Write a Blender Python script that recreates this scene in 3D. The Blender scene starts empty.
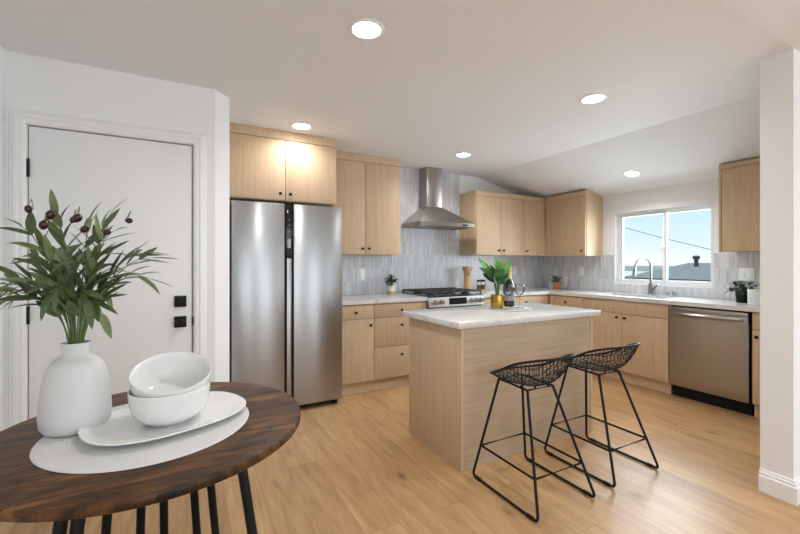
import bpy, bmesh, math, random
from mathutils import Vector, Matrix, Euler
C = bpy.context.scene.collection
sc = bpy.context.scene
PI = math.pi

# ------------------------------------------------------------------ camera
cam = bpy.data.objects.new('camera', bpy.data.cameras.new('camera'))
C.objects.link(cam)
cam.location = (0, 0, 1.28)
cam.rotation_euler = (PI / 2, 0, -math.radians(28.33))
cam.data.sensor_width = 36
cam.data.lens = 396 / 800 * 36
cam.data.shift_y = -4.6 / 800
cam.data.clip_start = 0.02
cam.data.clip_end = 2000
sc.camera = cam

# ------------------------------------------------------------------ world, exposure
SKY = 1.1
LAMP = 7.0
CAN, CANCOL = 8.0, (.98, .99, .985)
DCAN = 8
DAY, KIT = 19.5, 13
DAYCOL, KITCOL = (.90, .965, 1.06), (.80, .95, 1.06)
w = bpy.data.worlds.new('sky'); sc.world = w; w.use_nodes = True
nt = w.node_tree; nt.nodes.clear()
wo = nt.nodes.new('ShaderNodeOutputWorld'); bg = nt.nodes.new('ShaderNodeBackground')
tc = nt.nodes.new('ShaderNodeTexCoord'); sx = nt.nodes.new('ShaderNodeSeparateXYZ')
rp = nt.nodes.new('ShaderNodeValToRGB')
rp.color_ramp.elements[0].position = 0.0; rp.color_ramp.elements[0].color = (0.93, 0.975, 0.985, 1)
rp.color_ramp.elements[1].position = 0.20; rp.color_ramp.elements[1].color = (0.42, 0.76, 0.95, 1)
e = rp.color_ramp.elements.new(0.05); e.color = (0.74, 0.92, 0.985, 1)
e = rp.color_ramp.elements.new(0.8); e.color = (0.55, 0.72, 0.95, 1)
nt.links.new(tc.outputs['Generated'], sx.inputs[0]); nt.links.new(sx.outputs['Z'], rp.inputs[0])
nt.links.new(rp.outputs[0], bg.inputs[0]); bg.inputs[1].default_value = SKY
nt.links.new(bg.outputs[0], wo.inputs[0])
def area(name, loc, rot, sx_, sy_, power, col=(1, 1, 1), spread=180):
    l = bpy.data.lights.new(name, 'AREA'); l.shape = 'RECTANGLE'; l.size = sx_; l.size_y = sy_; l.energy = power; l.color = col
    l.spread = math.radians(spread)
    o = bpy.data.objects.new(name, l); C.objects.link(o); o.location = loc; o.rotation_euler = rot; return o
# stand-in daylight lamps: added at three unseen rear openings, and at the kitchen window
for nm, xa, xb in (('left', -.62, .75), ('middle', 1.5, 3.3), ('right', 3.95, 5.3)):
    area('daylight_fill_rear_' + nm, ((xa + xb) / 2, -3.44, 1.25), (PI / 2, 0, 0), xb - xa - .04, 2.3, DAY * (xb - xa) * (.55 if nm == 'right' else 1.08), DAYCOL)
area('daylight_kitchen', (4.60, 2.526, 1.47), (PI / 2 - .30, 0, PI / 2), .98, .78, KIT, KITCOL, 130)
area('skylight_kitchen', (5.35, 2.526, 1.62), (PI / 2, 0, PI / 2), 1.7, 1.4, KIT * 7, KITCOL)
sun = bpy.data.objects.new('sun', bpy.data.lights.new('sun', 'SUN')); C.objects.link(sun)
sun.data.energy = 2.6; sun.data.angle = .009; sun.data.color = (1, .96, .9); sun.rotation_euler = (0, math.radians(-22), 0)
sc.view_settings.view_transform = 'Standard'
sc.view_settings.look = 'None'
sc.view_settings.exposure = -0.07
sc.view_settings.gamma = 1.0
sc.view_settings.use_curve_mapping = False

# ------------------------------------------------------------------ materials
def new_mat(name):
    m = bpy.data.materials.new(name); m.use_nodes = True
    return m, m.node_tree, m.node_tree.nodes['Principled BSDF']

def plain(name, col, rough=0.5, metal=0.0, bump=0, bscale=200, spec=0.5, emit=0):
    m, t, b = new_mat(name)
    b.inputs['Base Color'].default_value = (*col, 1); b.inputs['Roughness'].default_value = rough
    b.inputs['Metallic'].default_value = metal; b.inputs['Specular IOR Level'].default_value = spec
    if emit:
        b.inputs['Emission Color'].default_value = (1, 0.975, 0.94, 1); b.inputs['Emission Strength'].default_value = emit
    if bump:
        n = t.nodes.new('ShaderNodeTexNoise'); n.inputs['Scale'].default_value = bscale; n.inputs['Detail'].default_value = 3
        c = t.nodes.new('ShaderNodeTexCoord'); t.links.new(c.outputs['Object'], n.inputs['Vector'])
        bp = t.nodes.new('ShaderNodeBump'); bp.inputs['Strength'].default_value = bump; bp.inputs['Distance'].default_value = 0.004
        t.links.new(n.outputs['Fac'], bp.inputs['Height']); t.links.new(bp.outputs[0], b.inputs['Normal'])
    return m

def ramp(t, src, stops):
    r = t.nodes.new('ShaderNodeValToRGB')
    r.color_ramp.elements[0].position, r.color_ramp.elements[0].color = stops[0][0], (*stops[0][1], 1)
    r.color_ramp.elements[1].position, r.color_ramp.elements[1].color = stops[-1][0], (*stops[-1][1], 1)
    for p, c in stops[1:-1]:
        e = r.color_ramp.elements.new(p); e.color = (*c, 1)
    t.links.new(src, r.inputs[0]); return r.outputs[0]

def noise(t, vec, scale, detail=4, rough=0.55, dist=0):
    n = t.nodes.new('ShaderNodeTexNoise'); n.inputs['Scale'].default_value = scale
    n.inputs['Detail'].default_value = detail; n.inputs['Roughness'].default_value = rough; n.inputs['Distortion'].default_value = dist
    t.links.new(vec, n.inputs['Vector']); return n.outputs['Fac']

def mapped(t, scale=(1, 1, 1), rot=(0, 0, 0), rnd=0, src='Object'):
    c = t.nodes.new('ShaderNodeTexCoord'); m = t.nodes.new('ShaderNodeMapping')
    m.inputs['Scale'].default_value = scale; m.inputs['Rotation'].default_value = rot
    t.links.new(c.outputs[src], m.inputs['Vector'])
    if rnd:
        oi = t.nodes.new('ShaderNodeObjectInfo'); mu = t.nodes.new('ShaderNodeMath'); mu.operation = 'MULTIPLY'
        mu.inputs[1].default_value = rnd; t.links.new(oi.outputs['Random'], mu.inputs[0])
        t.links.new(mu.outputs[0], m.inputs['Location'])
    return m.outputs[0]

def mix(t, fac, a, b, mode='MIX'):
    m = t.nodes.new('ShaderNodeMix'); m.data_type = 'RGBA'; m.blend_type = mode
    for s, v in ((0, fac), (6, a), (7, b)):
        if hasattr(v, 'is_linked') or hasattr(v, 'links'): t.links.new(v, m.inputs[s])
        else: m.inputs[s].default_value = v if s == 0 else (*v, 1)
    return m.outputs[2]

def veneer(name, a, b, horiz=False):
    m, t, bs = new_mat(name)
    v = mapped(t, (9, 9, 0.35) if not horiz else (0.5, 0.5, 9), rnd=7)
    n1 = noise(t, v, 5.0, 5, 0.6, 0.15)
    col = ramp(t, n1, [(0.28, a), (0.52, tuple((x + y) / 2 for x, y in zip(a, b))), (0.72, b)])
    v2 = mapped(t, (45, 45, 0.8) if not horiz else (1.0, 1.0, 45), rnd=3)
    n2 = noise(t, v2, 6.0, 2, 0.5)
    f = ramp(t, n2, [(0.35, (0.93, 0.925, 0.915)), (0.6, (1, 1, 1))])
    col = mix(t, 1.0, col, f, 'MULTIPLY')
    t.links.new(col, bs.inputs['Base Color']); bs.inputs['Roughness'].default_value = 0.48
    bs.inputs['Specular IOR Level'].default_value = 0.3
    return m

M = {}
M['wall'] = plain('wall_paint', (0.86, 0.86, 0.855), 0.75, bump=0.12, bscale=60, spec=0.2)
M['ceil'] = plain('ceiling_paint', (0.82, 0.82, 0.815), 0.7, bump=0.35, bscale=38, spec=0.25)
M['trimw'] = plain('white_trim', (0.86, 0.86, 0.855), 0.4)
M['door'] = plain('door_paint', (0.86, 0.86, 0.855), 0.5)
M['vinyl'] = plain('window_vinyl', (0.76, 0.76, 0.76), 0.35)
M['oak'] = veneer('light_oak_veneer', (0.56, 0.395, 0.250), (0.655, 0.480, 0.315))
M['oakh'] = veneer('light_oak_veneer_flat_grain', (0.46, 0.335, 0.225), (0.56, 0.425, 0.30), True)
M['black'] = plain('matte_black', (0.008, 0.008, 0.009), 0.5, spec=0.22)
M['rubber'] = plain('black_rubber', (0.012, 0.012, 0.012), 0.7, spec=0.2)
M['iron'] = plain('cast_iron', (0.02, 0.02, 0.022), 0.55, bump=0.2, bscale=300)
M['glossblack'] = plain('black_glass', (0.008, 0.008, 0.01), 0.08)
M['ceramic'] = plain('white_glazed_ceramic', (0.84, 0.835, 0.82), 0.12)
M['mattecer'] = plain('white_matte_ceramic', (0.70, 0.70, 0.695), 0.55, bump=0.12, bscale=40)
M['plastic'] = plain('white_plastic', (0.90, 0.90, 0.89), 0.35)
M['chrome'] = plain('brushed_nickel', (0.46, 0.46, 0.455), 0.26, 1.0)
M['gold'] = plain('gold_metal', (0.44, 0.27, 0.06), 0.2, 1.0)
M['foil'] = plain('gold_foil', (0.55, 0.36, 0.14), 0.5, 1.0, bump=0.4, bscale=90)
M['terra'] = plain('terracotta', (0.56, 0.22, 0.10), 0.75)
M['tan'] = plain('tan_glaze', (0.52, 0.36, 0.20), 0.5)
M['soil'] = plain('soil', (0.05, 0.035, 0.025), 0.95)
M['bottle'] = plain('dark_green_bottle', (0.012, 0.028, 0.016), 0.08)
M['label'] = plain('grey_label', (0.30, 0.30, 0.31), 0.5)
M['lamp'] = plain('lamp_diffuser', (1, 1, 1), 0.5, emit=LAMP)
M['screen'] = plain('fridge_display', (0.35, 0.36, 0.37), 0.3)
M['spice'] = plain('dried_spice', (0.30, 0.16, 0.06), 0.9)
M['spice2'] = plain('dried_herb', (0.16, 0.18, 0.08), 0.9)
M['stem'] = plain('green_stem', (0.10, 0.16, 0.045), 0.6)
M['bark'] = plain('brown_stem', (0.16, 0.11, 0.06), 0.7)
M['olive'] = plain('ripe_olive', (0.040, 0.013, 0.008), 0.18)
M['roof'] = None
M['fascia'] = plain('dark_fascia', (0.05, 0.06, 0.06), 0.8)
M['stucco'] = plain('pale_stucco', (0.62, 0.70, 0.60), 0.9)
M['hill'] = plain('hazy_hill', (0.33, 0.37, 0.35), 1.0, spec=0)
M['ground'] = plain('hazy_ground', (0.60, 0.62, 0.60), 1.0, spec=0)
M['wire'] = plain('cable', (0.12, 0.13, 0.14), 0.7)
M['steelsink'] = plain('sink_steel', (0.45, 0.45, 0.45), 0.3, 1.0)

def leafmat(name, a, b, rough=0.42):
    m, t, bs = new_mat(name)
    n = noise(t, mapped(t, (1, 1, 1)), 18, 2)
    t.links.new(ramp(t, n, [(0.35, a), (0.65, b)]), bs.inputs['Base Color']); bs.inputs['Roughness'].default_value = rough
    return m
M['roof'] = leafmat('roof_shingle', (0.15, 0.175, 0.17), (0.27, 0.285, 0.285), .9)
M['leaf1'] = leafmat('olive_leaf_dark', (0.055, 0.088, 0.028), (0.105, 0.150, 0.055))
M['leaf2'] = leafmat('olive_leaf_light', (0.15, 0.20, 0.085), (0.23, 0.28, 0.13), 0.55)
M['leaf3'] = leafmat('broad_leaf_dark', (0.020, 0.085, 0.025), (0.045, 0.16, 0.04))
M['leaf4'] = leafmat('broad_leaf_bright', (0.07, 0.22, 0.025), (0.13, 0.34, 0.05))
M['leaf5'] = leafmat('dark_leaf', (0.014, 0.040, 0.020), (0.04, 0.085, 0.04))

def m_steel(name, col, rough, axis):
    m, t, b = new_mat(name)
    s = {'v': (70, 70, 0.2), 'h': (0.3, 0.3, 110)}[axis]
    n = noise(t, mapped(t, s), 5, 3)
    r = t.nodes.new('ShaderNodeMapRange'); r.inputs[3].default_value = rough - 0.02; r.inputs[4].default_value = rough + 0.02
    t.links.new(n, r.inputs[0]); t.links.new(r.outputs[0], b.inputs['Roughness'])
    b.inputs['Base Color'].default_value = (*col, 1); b.inputs['Metallic'].default_value = 1
    b.inputs['Anisotropic'].default_value = 0.72
    cx = t.nodes.new('ShaderNodeCombineXYZ'); cx.inputs[2].default_value = 1.0; t.links.new(cx.outputs[0], b.inputs['Tangent'])
    return m
M['steel'] = m_steel('brushed_steel', (0.40, 0.405, 0.41), 0.31, 'v')
M['steelh'] = m_steel('brushed_steel_flat', (0.40, 0.375, 0.345), 0.33, 'h')
M['steeld'] = plain('dark_steel', (0.30, 0.30, 0.30), 0.35, 1.0)

def m_floor():
    m, t, b = new_mat('oak_plank_floor')
    v = mapped(t, (1, 1, 1), (0, 0, PI / 2))
    br = t.nodes.new('ShaderNodeTexBrick'); t.links.new(v, br.inputs['Vector'])
    br.inputs['Color1'].default_value = (0, 0, 0, 1); br.inputs['Color2'].default_value = (1, 1, 1, 1)
    br.inputs['Mortar'].default_value = (0.5, 0.5, 0.5, 1)
    br.inputs['Scale'].default_value = 1; br.inputs['Mortar Size'].default_value = 0.0011; br.inputs['Mortar Smooth'].default_value = 0.1
    br.inputs['Brick Width'].default_value = 1.25; br.inputs['Row Height'].default_value = 0.185; br.offset = 0.37; br.offset_frequency = 2
    # grain, shifted per plank
    mp = t.nodes.new('ShaderNodeMapping'); mp.inputs['Scale'].default_value = (7, 0.9, 1)
    c = t.nodes.new('ShaderNodeTexCoord'); va = t.nodes.new('ShaderNodeVectorMath'); va.operation = 'ADD'
    sc_ = t.nodes.new('ShaderNodeVectorMath'); sc_.operation = 'SCALE'; sc_.inputs['Scale'].default_value = 13
    t.links.new(br.outputs['Color'], sc_.inputs[0]); t.links.new(c.outputs['Object'], va.inputs[0]); t.links.new(sc_.outputs[0], va.inputs[1])
    t.links.new(va.outputs[0], mp.inputs['Vector'])
    n1 = noise(t, mp.outputs[0], 2.2, 6, 0.62, 0.9)
    col = ramp(t, n1, [(0.25, (0.36, 0.198, 0.086)), (0.5, (0.50, 0.300, 0.139)), (0.75, (0.59, 0.380, 0.195))])
    mp2 = t.nodes.new('ShaderNodeMapping'); mp2.inputs['Scale'].default_value = (60, 2.0, 1); t.links.new(va.outputs[0], mp2.inputs['Vector'])
    n2 = noise(t, mp2.outputs[0], 3, 3, 0.6)
    col = mix(t, 1.0, col, ramp(t, n2, [(0.3, (0.84, 0.82, 0.80)), (0.6, (1, 1, 1))]), 'MULTIPLY')
    tone = ramp(t, br.outputs['Color'], [(0.0, (0.90, 0.88, 0.86)), (1.0, (1.08, 1.08, 1.08))])
    col = mix(t, 1.0, col, tone, 'MULTIPLY')
    # knots
    vo = t.nodes.new('ShaderNodeTexVoronoi'); vo.inputs['Scale'].default_value = 1.0
    mp3 = t.nodes.new('ShaderNodeMapping'); mp3.inputs['Scale'].default_value = (3.4, 1.9, 1); t.links.new(va.outputs[0], mp3.inputs['Vector'])
    t.links.new(mp3.outputs[0], vo.inputs['Vector'])
    kn = ramp(t, vo.outputs['Distance'], [(0.03, (0.38, 0.28, 0.22)), (0.12, (1, 1, 1))])
    col = mix(t, 0.8, col, kn, 'MULTIPLY')
    col = mix(t, br.outputs['Fac'], col, (0.28, 0.16, 0.075))
    t.links.new(col, b.inputs['Base Color']); b.inputs['Roughness'].default_value = 0.36; b.inputs['Specular IOR Level'].default_value = 0.4
    return m
M['floor'] = m_floor()

def m_tile():
    m, t, b = new_mat('stacked_stick_tile')
    c = t.nodes.new('ShaderNodeTexCoord'); s = t.nodes.new('ShaderNodeSeparateXYZ'); t.links.new(c.outputs['Object'], s.inputs[0])
    a = t.nodes.new('ShaderNodeMath'); a.operation = 'ADD'; t.links.new(s.outputs['X'], a.inputs[0]); t.links.new(s.outputs['Y'], a.inputs[1])
    cb = t.nodes.new('ShaderNodeCombineXYZ'); t.links.new(a.outputs[0], cb.inputs[0]); t.links.new(s.outputs['Z'], cb.inputs[1])
    br = t.nodes.new('ShaderNodeTexBrick'); t.links.new(cb.outputs[0], br.inputs['Vector']); br.offset = 0
    br.inputs['Color1'].default_value = (0, 0, 0, 1); br.inputs['Color2'].default_value = (1, 1, 1, 1)
    br.inputs['Scale'].default_value = 1; br.inputs['Mortar Size'].default_value = 0.0014; br.inputs['Mortar Smooth'].default_value = 0.2
    br.inputs['Brick Width'].default_value = 0.0225; br.inputs['Row Height'].default_value = 0.1525
    tone = ramp(t, br.outputs['Color'], [(0.0, (0.52, 0.535, 0.57)), (0.35, (0.60, 0.615, 0.65)), (0.7, (0.65, 0.66, 0.68)), (1.0, (0.74, 0.745, 0.76))])
    va = t.nodes.new('ShaderNodeVectorMath'); va.operation = 'ADD'; sc_ = t.nodes.new('ShaderNodeVectorMath'); sc_.operation = 'SCALE'; sc_.inputs['Scale'].default_value = 9
    t.links.new(br.outputs['Color'], sc_.inputs[0]); t.links.new(cb.outputs[0], va.inputs[0]); t.links.new(sc_.outputs[0], va.inputs[1])
    mp = t.nodes.new('ShaderNodeMapping'); mp.inputs['Scale'].default_value = (30, 6, 1); t.links.new(va.outputs[0], mp.inputs['Vector'])
    n = noise(t, mp.outputs[0], 1.6, 4, 0.6, 0.6)
    col = mix(t, 0.8, tone, ramp(t, n, [(0.3, (0.80, 0.79, 0.79)), (0.6, (1.05, 1.05, 1.05))]), 'MULTIPLY')
    col = mix(t, br.outputs['Fac'], col, (0.74, 0.74, 0.74))
    t.links.new(col, b.inputs['Base Color']); b.inputs['Roughness'].default_value = 0.28
    bp = t.nodes.new('ShaderNodeBump'); bp.invert = True; bp.inputs['Strength'].default_value = 0.5; bp.inputs['Distance'].default_value = 0.002
    t.links.new(br.outputs['Fac'], bp.inputs['Height']); t.links.new(bp.outputs[0], b.inputs['Normal'])
    return m
M['tile'] = m_tile()

def m_quartz():
    m, t, b = new_mat('white_veined_quartz')
    v = mapped(t, (1, 1, 1), (0, 0, 0.6))
    n = noise(t, v, 2.2, 6, 0.6, 1.4)
    veins = ramp(t, n, [(0.475, (0.70, 0.685, 0.667)), (0.50, (0.44, 0.42, 0.395)), (0.525, (0.70, 0.685, 0.667))])
    n2 = noise(t, v, 1.1, 2)
    gate = ramp(t, n2, [(0.45, (0, 0, 0)), (0.62, (1, 1, 1))])
    t.links.new(mix(t, gate, (0.70, 0.685, 0.667), veins), b.inputs['Base Color']); b.inputs['Roughness'].default_value = 0.14
    return m
M['quartz'] = m_quartz()

def m_rustic():
    m, t, b = new_mat('rustic_dark_wood')
    v = mapped(t, (1.6, 11, 4), (0, 0, -0.10))
    n = noise(t, v, 2.2, 7, 0.66, 0.8)
    col = ramp(t, n, [(0.30, (0.010, 0.006, 0.0035)), (0.45, (0.060, 0.027, 0.009)), (0.58, (0.165, 0.068, 0.017)), (0.75, (0.32, 0.142, 0.040))])
    n2 = noise(t, mapped(t, (2.4, 5, 2)), 2.4, 5, 0.65, 0.6)
    col = mix(t, 1.0, col, ramp(t, n2, [(0.36, (0.30, 0.27, 0.25)), (0.55, (1, 1, 1))]), 'MULTIPLY')
    br = t.nodes.new('ShaderNodeTexBrick'); t.links.new(mapped(t, (1, 1, 1), (0, 0, -0.10)), br.inputs['Vector'])
    br.inputs['Scale'].default_value = 1; br.inputs['Brick Width'].default_value = 4; br.inputs['Row Height'].default_value = 0.115
    br.inputs['Mortar Size'].default_value = 0.0012; br.inputs['Mortar Smooth'].default_value = 0.3
    br.inputs['Color1'].default_value = (0.75, 0.75, 0.75, 1); br.inputs['Color2'].default_value = (1.15, 1.15, 1.15, 1)
    col = mix(t, 1.0, col, br.outputs['Color'], 'MULTIPLY')
    col = mix(t, br.outputs['Fac'], col, (0.012, 0.008, 0.005))
    t.links.new(col, b.inputs['Base Color']); b.inputs['Roughness'].default_value = 0.42; b.inputs['Specular IOR Level'].default_value = 0.25
    return m
M['rustic'] = m_rustic()

def m_weave():
    m, t, b = new_mat('woven_white_mat')
    c = t.nodes.new('ShaderNodeTexCoord')
    wv = t.nodes.new('ShaderNodeTexWave'); wv.wave_type = 'RINGS'; wv.rings_direction = 'Z'
    wv.inputs['Scale'].default_value = 75; wv.inputs['Distortion'].default_value = 0.6
    t.links.new(c.outputs['Object'], wv.inputs['Vector'])
    n = noise(t, mapped(t), 260, 2)
    mx = t.nodes.new('ShaderNodeMath'); mx.operation = 'ADD'; t.links.new(wv.outputs['Fac'], mx.inputs[0]); t.links.new(n, mx.inputs[1])
    bp = t.nodes.new('ShaderNodeBump'); bp.inputs['Strength'].default_value = 0.7; bp.inputs['Distance'].default_value = 0.002
    t.links.new(mx.outputs[0], bp.inputs['Height']); t.links.new(bp.outputs[0], b.inputs['Normal'])
    b.inputs['Base Color'].default_value = (0.80, 0.795, 0.785, 1); b.inputs['Roughness'].default_value = 0.85
    return m
M['weave'] = m_weave()

def m_woodprop():
    m, t, b = new_mat('turned_wood')
    n = noise(t, mapped(t, (20, 20, 2)), 3, 4, 0.6, 0.4)
    t.links.new(ramp(t, n, [(0.3, (0.42, 0.22, 0.09)), (0.7, (0.62, 0.38, 0.19))]), b.inputs['Base Color']); b.inputs['Roughness'].default_value = 0.5
    return m
M['wood'] = m_woodprop()

def m_clear(name, lo, tint=(1, 1, 1), ro=.03):
    m = bpy.data.materials.new(name); m.use_nodes = True; t = m.node_tree; t.nodes.clear()
    o = t.nodes.new('ShaderNodeOutputMaterial'); a = t.nodes.new('ShaderNodeBsdfTransparent'); g = t.nodes.new('ShaderNodeBsdfGlossy')
    a.inputs[0].default_value = (*tint, 1); g.inputs['Roughness'].default_value = ro
    lw = t.nodes.new('ShaderNodeLayerWeight'); lw.inputs[0].default_value = lo
    x = t.nodes.new('ShaderNodeMixShader'); t.links.new(lw.outputs['Fresnel'], x.inputs[0])
    t.links.new(a.outputs[0], x.inputs[1]); t.links.new(g.outputs[0], x.inputs[2]); t.links.new(x.outputs[0], o.inputs[0])
    return m
M['pane'] = m_clear('window_glass', 0.12)
M['glass'] = m_clear('drinking_glass', 0.22, (0.95, 0.96, 0.965), .14)

# ------------------------------------------------------------------ mesh helpers
class MB:
    """Collects shapes and links them as ONE mesh object."""
    def __init__(s): s.v = []; s.f = []; s.mi = []
    def add(s, vs, fs, mi=0):
        k = len(s.v); s.v += [tuple(p) for p in vs]
        s.f += [tuple(i + k for i in f) for f in fs]; s.mi += [mi] * len(fs); return s
    def box(s, x0, x1, y0, y1, z0, z1, bev=0, mi=0, slope=None):
        bm = bmesh.new(); bmesh.ops.create_cube(bm, size=1)
        for v in bm.verts:
            v.co = Vector(((x0 if v.co.x < 0 else x1), (y0 if v.co.y < 0 else y1), (z0 if v.co.z < 0 else z1)))
            if slope and v.co.z == z1 and v.co.y == y1: v.co.z = slope
        if bev: bmesh.ops.bevel(bm, geom=bm.edges[:], offset=bev, segments=2, affect='EDGES', profile=0.5)
        bm.verts.index_update()
        s.add([v.co[:] for v in bm.verts], [[v.index for v in f.verts] for f in bm.faces], mi); bm.free(); return s
    def tube(s, pts, r, n=8, closed=False, cap=True, mi=0):
        pts = [Vector(p) for p in pts]; N = len(pts); rs = r if isinstance(r, (list, tuple)) else [r] * N
        rings = []; prev = None
        for i, p in enumerate(pts):
            a = pts[(i - 1) % N] if (closed or i > 0) else p; b = pts[(i + 1) % N] if (closed or i < N - 1) else p
            t = (b - a)
            t = t.normalized() if t.length > 1e-9 else Vector((0, 0, 1))
            if prev is None:
                ref = Vector((0, 0, 1)) if abs(t.z) < 0.9 else Vector((1, 0, 0)); u = t.cross(ref).normalized()
            else:
                u = prev - t * prev.dot(t)
                u = u.normalized() if u.length > 1e-6 else t.orthogonal().normalized()
            prev = u; w_ = t.cross(u)
            rings.append([p + (u * math.cos(2 * PI * k / n) + w_ * math.sin(2 * PI * k / n)) * rs[i] for k in range(n)])
        vs = [q for rg in rings for q in rg]; fs = []
        for i in range(N if closed else N - 1):
            j = (i + 1) % N
            for k in range(n): fs.append((i * n + k, i * n + (k + 1) % n, j * n + (k + 1) % n, j * n + k))
        if cap and not closed:
            fs.append(tuple(range(n))[::-1]); fs.append(tuple((N - 1) * n + k for k in range(n)))
        return s.add(vs, fs, mi)
    def lathe(s, prof, n=32, c=(0, 0, 0), mi=0, sx=1, sy=1, axis='z'):
        vs = []; fs = []; L = len(prof)
        for r, z in prof:
            for k in range(n):
                a = 2 * PI * k / n; p = (r * math.cos(a) * sx, r * math.sin(a) * sy, z)
                if axis == 'y': p = (p[0], p[2], p[1])
                if axis == 'x': p = (p[2], p[0], p[1])
                vs.append((p[0] + c[0], p[1] + c[1], p[2] + c[2]))
        for i in range(L - 1):
            for k in range(n): fs.append((i * n + k, i * n + (k + 1) % n, (i + 1) * n + (k + 1) % n, (i + 1) * n + k))
        if prof[0][0] > 1e-6: fs.append(tuple(range(n))[::-1])
        if prof[-1][0] > 1e-6: fs.append(tuple((L - 1) * n + k for k in range(n)))
        return s.add(vs, fs, mi)
    def slab(s, xs, ys, z0, z1, holes=(), plane='xy', mi=0):
        """Grid of cells with some left open; plane says which axes xs, ys run along."""
        def P(a, b, c): return {'xy': (a, b, c), 'xz': (a, c, b), 'yz': (c, a, b)}[plane]
        nx, ny = len(xs), len(ys); vs = []
        for c in (z0, z1):
            for b in ys:
                for a in xs: vs.append(P(a, b, c))
        I = lambda i, j, k: k * nx * ny + j * nx + i
        on = lambda i, j: 0 <= i < nx - 1 and 0 <= j < ny - 1 and (i, j) not in holes
        fs = []
        for i in range(nx - 1):
            for j in range(ny - 1):
                if not on(i, j): continue
                for k in (0, 1): fs.append((I(i, j, k), I(i + 1, j, k), I(i + 1, j + 1, k), I(i, j + 1, k)))
                if not on(i - 1, j): fs.append((I(i, j, 0), I(i, j + 1, 0), I(i, j + 1, 1), I(i, j, 1)))
                if not on(i + 1, j): fs.append((I(i + 1, j, 0), I(i + 1, j + 1, 0), I(i + 1, j + 1, 1), I(i + 1, j, 1)))
                if not on(i, j - 1): fs.append((I(i, j, 0), I(i + 1, j, 0), I(i + 1, j, 1), I(i, j, 1)))
                if not on(i, j + 1): fs.append((I(i, j + 1, 0), I(i + 1, j + 1, 0), I(i + 1, j + 1, 1), I(i, j + 1, 1)))
        return s.add(vs, fs, mi)
    def prism(s, poly, a0, a1, axis='y', mi=0):
        """poly of 2-D points extruded along an axis: y -> (x,z), x -> (y,z), z -> (x,y)."""
        def P(p, a): return {'y': (p[0], a, p[1]), 'x': (a, p[0], p[1]), 'z': (p[0], p[1], a)}[axis]
        n = len(poly); vs = [P(p, a0) for p in poly] + [P(p, a1) for p in poly]
        fs = [tuple(range(n)), tuple(range(n, 2 * n))[::-1]] + [(i, (i + 1) % n, n + (i + 1) % n, n + i) for i in range(n)]
        return s.add(vs, fs, mi)
    def leaf(s, base, d, L, W, up=(0, 0, 1), curl=0.25, n=6, mi=0, fold=0.25):
        base = Vector(base); d = Vector(d).normalized(); up = Vector(up)
        side = d.cross(up); side = side.normalized() if side.length > 1e-4 else d.orthogonal().normalized()
        nrm = side.cross(d).normalized(); vs = []; fs = []
        for i in range(n + 1):
            t = i / n; wd = W * 0.5 * (math.sin(PI * min(1, t ** 0.8)) ** 0.8 if 0 < t < 1 else 0.0) + 0.0004
            c = base + d * (L * t * (1 - 0.12 * curl * t)) - nrm * (curl * L * t * t)
            vs += [c + side * wd + nrm * wd * fold, c, c - side * wd + nrm * wd * fold]
        for i in range(n):
            a = 3 * i; fs += [(a, a + 1, a + 4, a + 3), (a + 1, a + 2, a + 5, a + 4)]
        return s.add(vs, fs, mi)
    def build(s, name, mats, parent=None, origin=None, smooth=True, ang=35, mat4=None):
        me = bpy.data.meshes.new(name)
        o3 = Vector(origin) if origin is not None else Vector((0, 0, 0))
        me.from_pydata([tuple(Vector(p) - o3) for p in s.v], [], s.f)
        bm = bmesh.new(); bm.from_mesh(me); bmesh.ops.remove_doubles(bm, verts=bm.verts, dist=1e-6)
        bmesh.ops.recalc_face_normals(bm, faces=bm.faces); bm.to_mesh(me); bm.free()
        for m in (mats if isinstance(mats, (list, tuple)) else [mats]): me.materials.append(m)
        if len(me.polygons) == len(s.mi):
            me.polygons.foreach_set('material_index', s.mi)
        if smooth:
            me.polygons.foreach_set('use_smooth', [True] * len(me.polygons)); me.set_sharp_from_angle(angle=math.radians(ang))
        me.update()
        o = bpy.data.objects.new(name, me); C.objects.link(o)
        if parent: o.parent = parent
        if origin is not None: o.location = o3
        return o

def tag(o, label, cat, group=None, kind=None):
    o['label'] = label; o['category'] = cat
    if group: o['group'] = group
    if kind: o['kind'] = kind
    return o

def thing(name, label, cat, loc=(0, 0, 0), rz=0, group=None, rot=None):
    o = bpy.data.objects.new(name, None); C.objects.link(o); o.empty_display_size = 0.1
    o.location = loc; o.rotation_euler = rot if rot else (0, 0, rz)
    return tag(o, label, cat, group)

def struct(o): o['kind'] = 'structure'; return o

def copy_tree(o, parent=None):
    c = o.copy(); C.objects.link(c)
    if parent: c.parent = parent
    for ch in list(o.children): copy_tree(ch, c)
    return c

def arc(c, r, a0, a1, n, u, v):
    c, u, v = Vector(c), Vector(u), Vector(v)
    return [c + (u * math.cos(a0 + (a1 - a0) * i / n) + v * math.sin(a0 + (a1 - a0) * i / n)) * r for i in range(n + 1)]

def rounded(pts, r, n=5):
    """polyline with its inner corners rounded"""
    pts = [Vector(p) for p in pts]; out = [pts[0]]
    for a, b, c in zip(pts, pts[1:], pts[2:]):
        d0 = (a - b).normalized(); d1 = (c - b).normalized(); k = min(r, (a - b).length * .45, (c - b).length * .45)
        p0, p1 = b + d0 * k, b + d1 * k
        for i in range(n + 1):
            t = i / n; out.append(p0 * (1 - t) ** 2 + b * 2 * t * (1 - t) + p1 * t * t)
    return out + [pts[-1]]

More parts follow.
